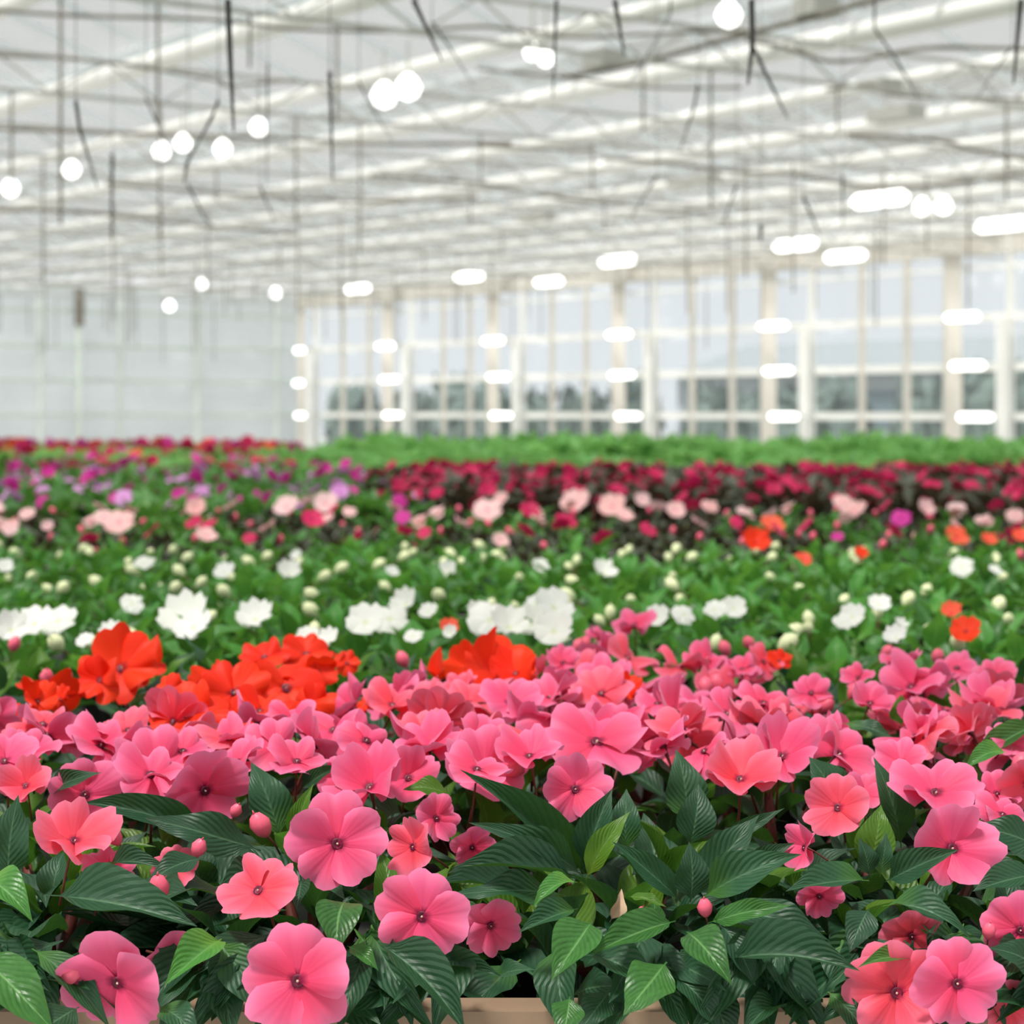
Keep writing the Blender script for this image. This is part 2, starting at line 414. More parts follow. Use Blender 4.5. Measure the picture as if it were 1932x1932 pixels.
for i, px in enumerate([640, 745, 800, 868, 935, 1010, 1090, 1180, 1280, 1360, 1430, 1520, 1600, 1690, 1780, 1880]):
    t = t_at(px, SW+5); o = bpy.data.objects.new('shrub', sh[i % 3]); link(o)
    o.location = G(t, SW+5+rr(-.5, 1), -CAMZ+.03); sc_ = rr(.75, 1.05); o.scale = (sc_, sc_, rr(1.75, 2.15)); o.rotation_euler.z = rr(0, 6)
    tag(o, 'dark green shrub outside behind the glass panes, %s from the left' % ordn[i], 'shrub', 'shrubs outside the glass wall')
bd = empty('building', G(20, SW+28, -CAMZ), 'pale low building outside beyond the shrubs and the glass wall', 'building')
def rel(o, root): o.matrix_parent_inverse = Matrix.Translation(-root.location); return o
b = MB(); b.box(G(28, SW+28, 0), U*34, N*4, Vector((0, 0, 1.28))); rel(b.obj('walls', M['building'], bd), bd)
b = MB(); P_ = [G(-6.5, SW+23.5, 1.28), G(62.5, SW+23.5, 1.28), G(62.5, SW+32.5, 1.28), G(-6.5, SW+32.5, 1.28), G(-6.5, SW+28, 2.6), G(62.5, SW+28, 2.6)]
b.add(P_, [(0, 1, 5, 4), (2, 3, 4, 5), (0, 4, 3), (1, 2, 5), (0, 3, 2, 1)]); rel(b.obj('roof', M['buildroof'], bd), bd)
for q in range(16):
    b = MB(); b.box(G(-3+q*4.2, SW+23.98, .1), U*1.1, N*.06, Vector((0, 0, .6))); rel(b.obj('window', M['buildwin'], bd), bd)

# ---------------------------------------------------------------- emissive tubes at the bright bars on the wall rails
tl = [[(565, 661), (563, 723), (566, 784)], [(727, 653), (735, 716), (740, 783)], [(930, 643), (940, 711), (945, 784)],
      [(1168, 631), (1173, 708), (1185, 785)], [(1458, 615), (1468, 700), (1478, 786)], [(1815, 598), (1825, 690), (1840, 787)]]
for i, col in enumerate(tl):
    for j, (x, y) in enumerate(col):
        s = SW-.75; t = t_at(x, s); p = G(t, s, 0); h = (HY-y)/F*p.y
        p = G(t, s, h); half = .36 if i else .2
        root = empty('tube_fitting', p, 'bright white tube lamp on the %s rail at the %s beige pillar from the corner' % (['upper', 'middle', 'lower'][j], ordn[i]), 'fitting', 'tube fittings along the glass wall')
        m = MB(); m.tube([U*-half, U*(-half+.05), U*(half-.05), U*half], [.04, .07, .07, .04], 10); m.obj('tube', M['fitting'], root, True)
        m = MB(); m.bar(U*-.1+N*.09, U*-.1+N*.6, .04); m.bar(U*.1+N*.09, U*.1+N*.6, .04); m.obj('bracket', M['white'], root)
# emissive strips and globes at the bright spots in the roof
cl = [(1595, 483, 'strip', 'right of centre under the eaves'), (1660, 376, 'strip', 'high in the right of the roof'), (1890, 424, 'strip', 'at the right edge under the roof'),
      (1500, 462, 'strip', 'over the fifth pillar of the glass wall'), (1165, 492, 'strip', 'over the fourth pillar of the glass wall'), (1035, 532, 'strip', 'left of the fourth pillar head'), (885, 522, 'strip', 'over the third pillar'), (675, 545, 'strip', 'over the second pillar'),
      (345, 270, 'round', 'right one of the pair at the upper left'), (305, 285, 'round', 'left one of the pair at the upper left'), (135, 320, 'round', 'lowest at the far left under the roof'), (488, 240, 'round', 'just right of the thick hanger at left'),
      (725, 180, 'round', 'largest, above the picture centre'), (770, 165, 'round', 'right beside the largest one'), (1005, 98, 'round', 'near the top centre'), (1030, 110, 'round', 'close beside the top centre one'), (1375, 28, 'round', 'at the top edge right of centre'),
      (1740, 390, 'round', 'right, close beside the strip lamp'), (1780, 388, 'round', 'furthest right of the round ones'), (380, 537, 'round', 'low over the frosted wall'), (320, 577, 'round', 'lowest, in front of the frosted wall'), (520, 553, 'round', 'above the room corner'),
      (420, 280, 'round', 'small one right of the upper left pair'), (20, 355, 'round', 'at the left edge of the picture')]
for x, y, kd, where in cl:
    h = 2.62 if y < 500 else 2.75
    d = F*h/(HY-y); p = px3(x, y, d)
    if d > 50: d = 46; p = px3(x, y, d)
    root = empty('strip_fitting' if kd == 'strip' else 'round_fitting', p, 'glowing white %s lamp under the roof, %s' % (kd, where), 'fitting', kd+' fittings under the roof')
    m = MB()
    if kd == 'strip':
        m.tube([U*-.45, U*-.38, U*.38, U*.45], [.05, .09, .09, .05], 8); m.obj('tube', M['fitting'], root, True)
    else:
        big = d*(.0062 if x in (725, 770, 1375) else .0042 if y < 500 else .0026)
        m.lathe([(0.001, -big), (big*.7, -big*.7), (big, 0), (big*.7, big*.6), (big*.3, big)], 12); m.obj('globe', M['fittinground'], root, True)
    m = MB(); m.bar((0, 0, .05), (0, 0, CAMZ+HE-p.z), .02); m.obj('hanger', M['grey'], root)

# ---------------------------------------------------------------- dark hanger rods and sagging cables
rods = [([(430, 0), (434, 100), (441, 248)], 13, 4.6, 'thickest dark hanger, tapering down at the upper left'),
 ([(780, 0), (834, 115)], 11, 5.2, 'dark hanger slanting down right at the top left of centre'),
 ([(815, 40), (850, 92), (895, 163)], 4, 7, 'thin dark wire slanting beside the slanting hanger'),
 ([(143, 190), (150, 240), (184, 355)], 8, 6, 'dark hanger slanting down right at the far left'),
 ([(275, 185), (300, 240), (330, 300)], 4, 7, 'thin slanting wire above the pair of round fittings'),
 ([(412, 190), (400, 220), (352, 310), (347, 346)], 8, 6, 'crooked dark hanger leaning down left under the thickest one'),
 ([(622, 135), (628, 342)], 9, 6, 'upright dark hanger between two white purlins left of centre'),
 ([(677, 155), (700, 200), (742, 270)], 4, 8, 'thin slanting wire left of the largest round lamp'),
 ([(1050, 0), (1043, 185)], 8, 6, 'upright dark hanger at the top centre'),
 ([(1160, 0), (1178, 105)], 11, 5.5, 'short dark hanger leaning right at the top centre'),
 ([(1265, 0), (1265, 25), (1230, 90), (1185, 160)], 4, 8, 'thin forked wire leaning down left at the top'),
 ([(1418, 0), (1420, 80), (1411, 160)], 13, 4.8, 'thick tapering dark hanger right of centre'),
 ([(1422, 90), (1450, 150), (1487, 225)], 8, 6, 'dark wire slanting right from the thick tapering hanger'),
 ([(1650, 0), (1650, 55), (1690, 110), (1735, 190)], 5, 7, 'bent thin wire near the upper right'),
 ([(1926, 0), (1912, 158)], 12, 5, 'dark hanger at the right edge of the picture'),
 ([(1910, 85), (1832, 200)], 4, 8, 'thin wire leaning left beside the right edge hanger'),
 ([(1317, 160), (1310, 200), (1283, 285)], 6, 8, 'small dark wire leaning left below the roof purlins'),
 ([(490, 350), (520, 422)], 5, 9, 'short faint wire left of centre, low in the roof'),
 ([(355, 350), (385, 410), (405, 432)], 5, 9, 'short faint wire below the crooked hanger'),
 ([(1515, 370), (1545, 440)], 7, 9, 'short dark wire at right, low in the roof'),
 ([(1435, 425), (1435, 457)], 10, 9, 'stubby dark hanger at right, low in the roof'),
 ([(212, 290), (210, 452)], 8, 9, 'long upright faint wire at left, low in the roof'),
 ([(505, 120), (503, 350)], 5, 8, 'long upright thin wire between the crooked hanger and the upright one'),
 ([(1240, 330), (1190, 412)], 5, 9, 'short wire leaning left at the centre of the roof'),
 ([(1390, 350), (1360, 430)], 5, 9, 'second short wire leaning left right of the roof centre'),
 ([(1590, 330), (1590, 430)], 5, 10, 'short upright wire left of the round lamp at right')]
for pts, wpx, d, lab in rods:
    d *= .65
    P = [px3(x, y, d) for x, y in pts]; r0 = wpx/2/F*d
    root = empty('hanger_rod', P[0], lab, 'hanger')
    P = [p-root.location for p in P]
    n = len(P); m = MB(); m.tube(P, [r0*(1-.25*i/(n-1)) if i < n-1 else r0*.35 for i in range(n)], 6); m.obj('rod', M['dark'], root)
    top = CAMZ+HE-root.location.z
    m = MB(); m.tube([(0, 0, 0), (0, 0, top)], .0008, 4); m.obj('suspension_wire', M['dark'], root)
cables = [([(-60, 15), (0, 20), (150, 30), (400, 37), (560, 55), (760, 58), (900, 50), (966, 55), (1100, 70), (1300, 60), (1410, 58)], 8),
 ([(1410, 75), (1480, 90), (1560, 115), (1640, 110), (1760, 90), (1990, 95)], 9), ([(-60, 100), (0, 105), (180, 115), (400, 150), (430, 162), (560, 150)], 6),
 ([(-60, 240), (0, 243), (200, 250), (450, 258), (560, 262), (700, 272), (966, 270)], 8), ([(900, 130), (1100, 150), (1230, 165), (1400, 165)], 6),
 ([(900, 275), (1120, 283)], 7), ([(1140, 297), (1300, 312), (1400, 325), (1500, 325)], 8), ([(1500, 330), (1640, 352), (1750, 350), (1990, 318)], 9),
 ([(200, 345), (420, 365), (700, 380), (900, 372)], 7), ([(700, 330), (900, 345), (1100, 380), (1330, 400)], 7), ([(-60, 395), (150, 400), (380, 425), (560, 440)], 7),
 ([(1560, 170), (1640, 160), (1700, 180), (1990, 190)], 8), ([(1600, 255), (1750, 262), (1850, 285), (1990, 310)], 9), ([(1060, 146), (1200, 120), (1420, 62), (1560, 25), (1700, -15)], 12)]
for q, (pts, wpx) in enumerate(cables):
    P = []
    for x, y in pts:
        d = F*2.72/(HY-y); P.append(px3(x, y, d))
    # refine with Catmull-Rom
    Q = []
    for i in range(len(P)-1):
        p0, p1, p2, p3 = P[max(i-1, 0)], P[i], P[i+1], P[min(i+2, len(P)-1)]
        for k in range(4):
            a = k/4; Q.append(.5*((2*p1)+(-p0+p2)*a+(2*p0-5*p1+4*p2-p3)*a*a+(-p0+3*p1-3*p2+p3)*a**3))
    Q.append(P[-1]); m = MB(); dm = sum(p.y for p in P)/len(P)
    m.tube(Q, wpx/2/F*dm, 5); m.obj('screen_cable', M['cable'], ceil)
for x, y, wx, hy in ((1140, 112, 60, 32), (1540, 14, 62, 34), (1660, 160, 70, 18), (1690, 215, 110, 24), (1010, 410, 90, 14), (1310, 340, 120, 12)):
    d = F*2.8/(HY-y); p = px3(x, y, d); m = MB()
    m.box(p, U*(wx/2/F*d), N*.12, Vector((0, 0, hy/2/F*d))); m.obj('vent_motor', M['grey'], ceil)

# ---------------------------------------------------------------- plant pieces
def leaf_mesh(name, mat, hump=.1, fold=.25, wave=.02, bend=0., nu=4, nv=9, peti=.12, tip=1.25, seed=0):
    r = random.Random(seed); b = MB(); V = []; UV = []; ph = r.uniform(0, 6)
    for j in range(nv+1):
        v = j/nv; q = max(0, (v-peti)/(1-peti))
        wd = .5*(q**.62)*((1-q)**tip)*3.25 if q > 0 else 0
        wd = min(wd, .5); wd = max(wd, .018 if v < .95 else .003)
        zc = hump*4*v*(1-v)
        for i in range(nu+1):
            u = -1+2*i/nu
            x = u*wd+bend*math.sin(math.pi*v)
            z = zc+fold*abs(u)*wd+wave*math.sin(v*11+ph+(1.5 if u > 0 else 0))*abs(u)*min(1, wd*3)
            V.append((x, v, z)); UV.append((.5+.5*u, v))
    Fc = []
    for j in range(nv):
        for i in range(nu):
            a = j*(nu+1)+i; Fc.append((a, a+1, a+nu+2, a+nu+1))
    b.add(V, Fc, 0, UV); return b.mesh(name, mat, True)
def leafset(mk, hi=False):
    out = []
    for q in range(6):
        out.append(leaf_mesh('leaf', M[mk], hump=(.05, .12, .09, .16, .07, .2)[q], fold=(.3, .15, .4, .2, .1, .3)[q],
                   wave=(.03, .05, .02, .04, .06, .03)[q], bend=(0, .04, -.05, .02, -.03, .06)[q], nu=6 if hi else 4, nv=14 if hi else 8, seed=q))
    return out
LV = {k: leafset(k) for k in ('leaf_far', 'leaf_dark', 'leaf_mid', 'leaf_bright', 'leaf_young', 'leaf_bronze')}
LH = {k: leafset(k, True) for k in ('leaf_dark', 'leaf_mid', 'leaf_young')}

def petal_geo(b, ang=0., rad=1., cup=.1, rip=.03, seed=0, z0=0., tw=.08, nr=5, na=8, half=.93, mi=0):
    r = random.Random(seed); ph = r.uniform(0, 6); nd = r.uniform(.06, .14)
    V = []; UV = []; ca, sa = math.cos(ang), math.sin(ang)
    for i in range(nr+1):
        ri = (i/nr)
        for k in range(na+1):
            f = -1+2*k/na; phi = f*half
            Rm = rad*(1-nd*math.exp(-(f/.16)**2))*(max(0, math.cos(f*1.38)))**.36
            rr_ = ri*Rm
            x = math.sin(phi)*rr_; y = math.cos(phi)*rr_
            z = z0+cup*rr_*rr_+rip*math.sin(phi*5+ph)*ri*ri+tw*x-.07*ri**5-.06*math.exp(-(f/.12)**2)*ri*rad+.05*math.cos(f*3.1)*ri*rad
            V.append((x*ca-y*sa, x*sa+y*ca, z)); UV.append((.5+.5*f, ri))
    Fc = []
    for i in range(nr):
        for k in range(na):
            a = i*(na+1)+k
            if i == 0: Fc.append((a, a+na+2, a+na+1))
            else: Fc.append((a, a+1, a+na+2, a+na+1))
    b.add(V, Fc, mi, UV)
def petal_mesh(mk, seed, cup):
    b = MB(); petal_geo(b, 0, .52, cup, .062, seed, 0, .10, 7, 12); return b.mesh('petal', M[mk], True)
PM = {k: [petal_mesh(k, s, (.55, 1.0, .3, 1.5, -.35, 2.0)[s]) for s in range(6)] for k in ('petal_pink', 'petal_coral', 'petal_red')}
def eye_mesh(ped=1.0):
    b = MB()
    b.lathe([(.001, .02), (.03, .03), (.055, .05), (.06, .03), (.03, -.03)], 8, 0)
    b.lathe([(0.001, .06), (.012, .05), (.011, .02)], 6, 1)
    b.tube([(0, 0, -.02), (0, .04, -.2), (0, .16, -.5*ped), (0, .3, -.8*ped)], [.03, .016, .016, .02], 5, 2)
    return b.mesh('flower', [M['eye'], M['stigma'], M['stem']], True)
EYE = eye_mesh()
def flower_one(mk, seed, cup, lo=True):
    b = MB()
    for q in range(5):
        petal_geo(b, q*2*math.pi/5, .5*(1.05 if q in (2, 3) else .95), cup, .03, seed*7+q, .0, .14, 3, 6)
    b.tube([(0, 0, -.01), (0, .12, -.6)], [.03, .02], 4, 1)
    return b.mesh('flower', [M[mk], M['stem_green']], True)
FO = {k: [flower_one(k, s, c) for s, c in enumerate((.3, .9, .1, 1.5))] for k in M if k.startswith('petal_')}
def bud_mesh(mk):
    b = MB(); b.lathe([(.001, .5), (.22, .38), (.36, .1), (.31, -.2), (.15, -.42), (.03, -.5)], 8)
    b.tube([(0, 0, -.45), (.05, .1, -.9), (.0, .2, -1.4)], [.05, .035, .03], 4, 1)
    b.tube([(0, 0, .48), (.02, .02, .62)], [.05, .01], 4, 0)
    return b.mesh('bud', [M[mk], M['stem']], True)
BUD = {k: bud_mesh(k) for k in ('bud_pink', 'bud_white')}
m = MB(); m.lathe([(.038, -.11), (.052, -.012), (.056, -.012), (.056, 0), (.049, 0), (.046, -.02)], 14); m.add([(0, 0, -.11)]+[(.038*math.cos(a*.4488), .038*math.sin(a*.4488), -.11) for a in range(14)], [(0, 1+(a+1) % 14, 1+a) for a in range(14)])
POT = m.mesh('pot', M['pot'], True)
m = MB(); m.add([(0, 0, -.012)]+[(.048*math.cos(a*.4488), .048*math.sin(a*.4488), -.015) for a in range(14)], [(0, 1+a, 1+(a+1) % 14) for a in range(14)])
SOIL = m.mesh('soil', M['soil'])

def frame(p, up, fwd, s):                 # matrix with local Z=up, Y~fwd
    z = up.normalized(); x = fwd.cross(z)
    if x.length < 1e-4: x = z.orthogonal()
    x.normalize(); y = z.cross(x)
    if not hasattr(s, '__len__'): s = (s, s, s)
    m = Matrix.Identity(4)
    for i in range(3): m[i][0] = x[i]*s[0]; m[i][1] = y[i]*s[1]; m[i][2] = z[i]*s[2]; m[i][3] = p[i]
    return m
def put(mesh, name, mat, parent):
    o = bpy.data.objects.new(name, mesh); C.objects.link(o); o.parent = parent; o.matrix_local = mat; return o
def add_leaf(parent, base, tip, width, nrm, mk='leaf_dark', hi=False, var=None, label=None):
    d = tip-base; l = d.length
    if l < 1e-4: return
    d.normalize(); z = (nrm-d*nrm.dot(d)).normalized()
    s = LH if (hi and mk in LH) else LV
    me = s[mk][R.randrange(6) if var is None else var]
    o = put(me, 'leaf', frame(base, z, d, (width, l, l)), parent)
    if label: o['label'] = label
    return o
def add_flower(parent, p, nrm, diam, mk='petal_pink', roll=None, cup=None, wild_=True):
    fwd = Vector((0, 0, 1)) if abs(nrm.z) < .85 else Vector((0, 1, 0))
    fwd = Matrix.Rotation(roll if roll is not None else rr(-.5, .5), 3, nrm)@fwd
    # local Y points up the flower face, so the pedicel leans that way behind it: turn it down
    fl = put(EYE, 'flower', frame(p, nrm, fwd*-1, diam), parent)
    order = [0, 2, 4, 1, 3]
    cset = cup if cup is not None else R.choice([0, 0, 2, 2, 1, 4])
    for q in order:
        me = PM[mk][cset if R.random() < .7 else R.choice([0, 1, 2])]
        a = math.pi+q*2*math.pi/5+rr(-.1, .1); sz = (1.0, 1.02, .95, .95, 1.02)[q]*rr(.94, 1.05)
        wild = 2.2 if wild_ else 1.0
        mt = Matrix.Translation((0, 0, .011*q))@Matrix.Rotation(a, 4, 'Z')@Matrix.Rotation(rr(-.16, .22)*wild, 4, 'X')@Matrix.Rotation(rr(-.12, .12)*wild, 4, 'Y')@Matrix.Scale(sz, 4)
        put(me, 'petal', mt, fl)
    return fl

ZC = CAMZ-.23                              # canopy height
POTZ = .95                                 # pot rim height
def new_plant(loc, label, group, name='potted_impatiens'):
    root = empty(name, (loc[0], loc[1], POTZ-.11), label, 'plant', group)
    put(POT, 'pot', Matrix.Translation((0, 0, .11)), root); put(SOIL, 'soil', Matrix.Translation((0, 0, .11)), root)
    return root
def foliage(root, lk, top, rad=.10, shoots=7, per=7, ll=(.05, .085), young=None, stemk='stem', hi=False, lean=0.):
    """shoots with whorled leaves; coordinates local to the plant base"""
    sp = []
    for q in range(shoots):
        a = q*2.399+rr(-.3, .3); rd = rad*math.sqrt((q+.3)/shoots)
        tz = top-rr(0, .03)-.35*max(0, rd-.04)*1.2
        tp = Vector((math.cos(a)*rd, math.sin(a)*rd, tz))
        m = MB(); m.tube([(0, 0, .10), (tp.x*.5, tp.y*.5, .10+(tz-.1)*.4), tp], [.006, .005, .003], 5); m.obj('stem', M[stemk], root, True)
        sp.append(tp); a0 = rr(0, 6.3)
        for k in range(per):
            f = k/per; az = a0+k*2.399; el = 1.05-1.15*f+rr(-.15, .15); ln = rr(*ll)*(.6+.5*f)
            dr = Vector((math.cos(az)*math.cos(el), math.sin(az)*math.cos(el), math.sin(el)))
            base = tp-Vector((0, 0, .045*f))+dr*.004
            tipp = base+dr*ln
            nr = Vector((-math.cos(az)*math.sin(el)*1.0, -math.sin(az)*math.sin(el), 1.0))+Vector((rr(-.3, .3), rr(-.3, .3), 0))
            mk = young if (young and f < .3 and R.random() < .6) else lk
            add_leaf(root, base, tipp, ln*rr(.42, .54), nr, mk, hi)
    return sp
def add_bud(root, p, sz, mk='bud_pink', tilt=None):
    n = tilt or Vector((rr(-.9, .9), rr(-.9, .3), .8)).normalized()
    return put(BUD[mk], 'bud', frame(p, n, Vector((0, 1, 0)), sz), root)
def copy_tree(o, parent=None):
    c = o.copy(); C.objects.link(c)
    if parent is not None: c.parent = parent
    for ch in o.children: copy_tree(ch, c)
    return c

# ---------------------------------------------------------------- benches
def bench(y0, y1, x1, label, zt=POTZ-.11, near=None):
    root = empty('bench', (0, (y0+y1)/2, 0), label, 'bench'); h = (y1-y0)/2
    m = MB(); m.box((0, 0, zt-.02), Vector((x1, 0, 0)), Vector((0, h, 0)), Vector((0, 0, .02))); m.obj('tray', M['bench'], root)
    for sgn in (-1, 1):
        m = MB(); m.box((0, sgn*(h-.012), zt+.04), Vector((x1, 0, 0)), Vector((0, .012, 0)), Vector((0, 0, .06))); m.obj('edge_rail', M['shadewood'] if near and sgn < 0 else M['rail'], root)  # near rail takes the colour with the shade in it
    k = -x1+.3
    while k < x1:
        for sgn in (-1, 1):
            m = MB(); m.box((k, sgn*(h-.15), (zt-.04)/2), Vector((.02, 0, 0)), Vector((0, .02, 0)), Vector((0, 0, (zt-.04)/2))); m.obj('leg', M['bench'], root)
        k += 1.2
    return root
bench(1.19, 5.36, 2.6, 'long growing bench carrying the pink, red, white and mixed impatiens', near=True)
bench(5.62, 8.75, 3.6, 'second bench with lilac and crimson flowers, its pale edge showing')
bench(9.0, 15.0, 5.2, 'furthest bench with leafy green and red-flowered plants')
# timber board on the near edge of the first bench
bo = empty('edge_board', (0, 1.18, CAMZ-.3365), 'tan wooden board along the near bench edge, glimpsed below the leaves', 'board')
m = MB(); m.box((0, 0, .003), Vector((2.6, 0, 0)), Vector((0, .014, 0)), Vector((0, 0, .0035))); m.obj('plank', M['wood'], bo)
m = MB(); m.box((0, .006, -.03), Vector((2.6, 0, 0)), Vector((0, .006, 0)), Vector((0, 0, .03))); m.obj('shade_strip', M['shadewood'], bo)  # dark strip added for the shade below the plank

# ---------------------------------------------------------------- hero front row
def DY(y):
    if y <= 1450: return .23*F/(y-HY)
    T = [(1450, 1.367), (1600, 1.235), (1750, 1.165), (1932, 1.125), (2100, 1.11)]
    for (a, da), (c, dc) in zip(T, T[1:]):
        if y <= c: return da+(dc-da)*(y-a)/(c-a)
    return 1.11
front = []
flabs = ['front row pink impatiens at the left edge, big dark leaf at its foot', 'front row pink impatiens with five large open blooms, left of centre',
         'front row impatiens showing mostly dark leaf rosettes, at the centre', 'front row pink impatiens right of centre with twin blooms at its foot', ]
for i, px in enumerate((90, 590, 1200, 1720)):
    x = (px-CX)/F*1.30
    r = new_plant((x, 1.31), flabs[i], 'pink impatiens'); front.append(r)
outL = new_plant(((-420-CX)/F*1.3, 1.31), 'front row pink impatiens just past the left edge', 'pink impatiens')
outR = new_plant(((2240-CX)/F*1.3, 1.31), 'front row pink impatiens just past the right edge', 'pink impatiens')
back = []                                     # plants of the later rows able to own placed flowers
def near(p, pool):
    return min(pool, key=lambda r: (r.location.x-p.x)**2+(r.location.y-p.y)**2)
TOP = ZC-(POTZ-.11)                            # canopy top in plant-local z
for r in front:
    foliage(r, 'leaf_dark', TOP-.045, .10, 9, 8, (.06, .09), 'leaf_young', hi=True)
foliage(outL, 'leaf_dark', TOP-.02, .10, 7, 7, (.06, .09)); foliage(outR, 'leaf_dark', TOP-.02, .10, 7, 7, (.06, .09))
# low skirt of dark leaves over the bench edge
for r in front+[outL, outR]:
    for q in range(26):
        az = rr(-math.pi*.95, -math.pi*.05); rd = rr(.03, .10)
        base = Vector((math.cos(az)*rd, math.sin(az)*rd*.8-.0, rr(.09, .17))); el = rr(-.6, .35)
        dr = Vector((math.cos(az)*math.cos(el), math.sin(az)*math.cos(el), math.sin(el))); ln = rr(.05, .08)
        tip = base+dr*ln
        if r.location.y+tip.y < 1.12: continue
        # keep the gap where the board shows
        wx = (r.location.x+tip.x)/(r.location.y+tip.y)*F+CX
        if 860 < wx < 1060 and tip.z < .2: continue
        add_leaf(r, base, tip, ln*.42, Vector((0, -.4, 1)), 'leaf_dark')

for q in range(150):
    px = -90+(q*37 % 150)*14.3+rr(-12, 12)
    if 870 < px < 1045 or (120 < px < 390 and q % 4): continue
    A = px3(px, rr(1740, 1880), rr(1.15, 1.19)); B = px3(px+rr(-170, 170), rr(1860, 1990), rr(1.12, 1.145))
    if 850 < pxof(B.x, B.y) < 1060: continue
    r = near(A, front+[outL, outR]); add_leaf(r, A-r.location, B-r.location, rr(.018, .026), Vector((rr(-.5, .5), -.8, .6)), 'leaf_dark')
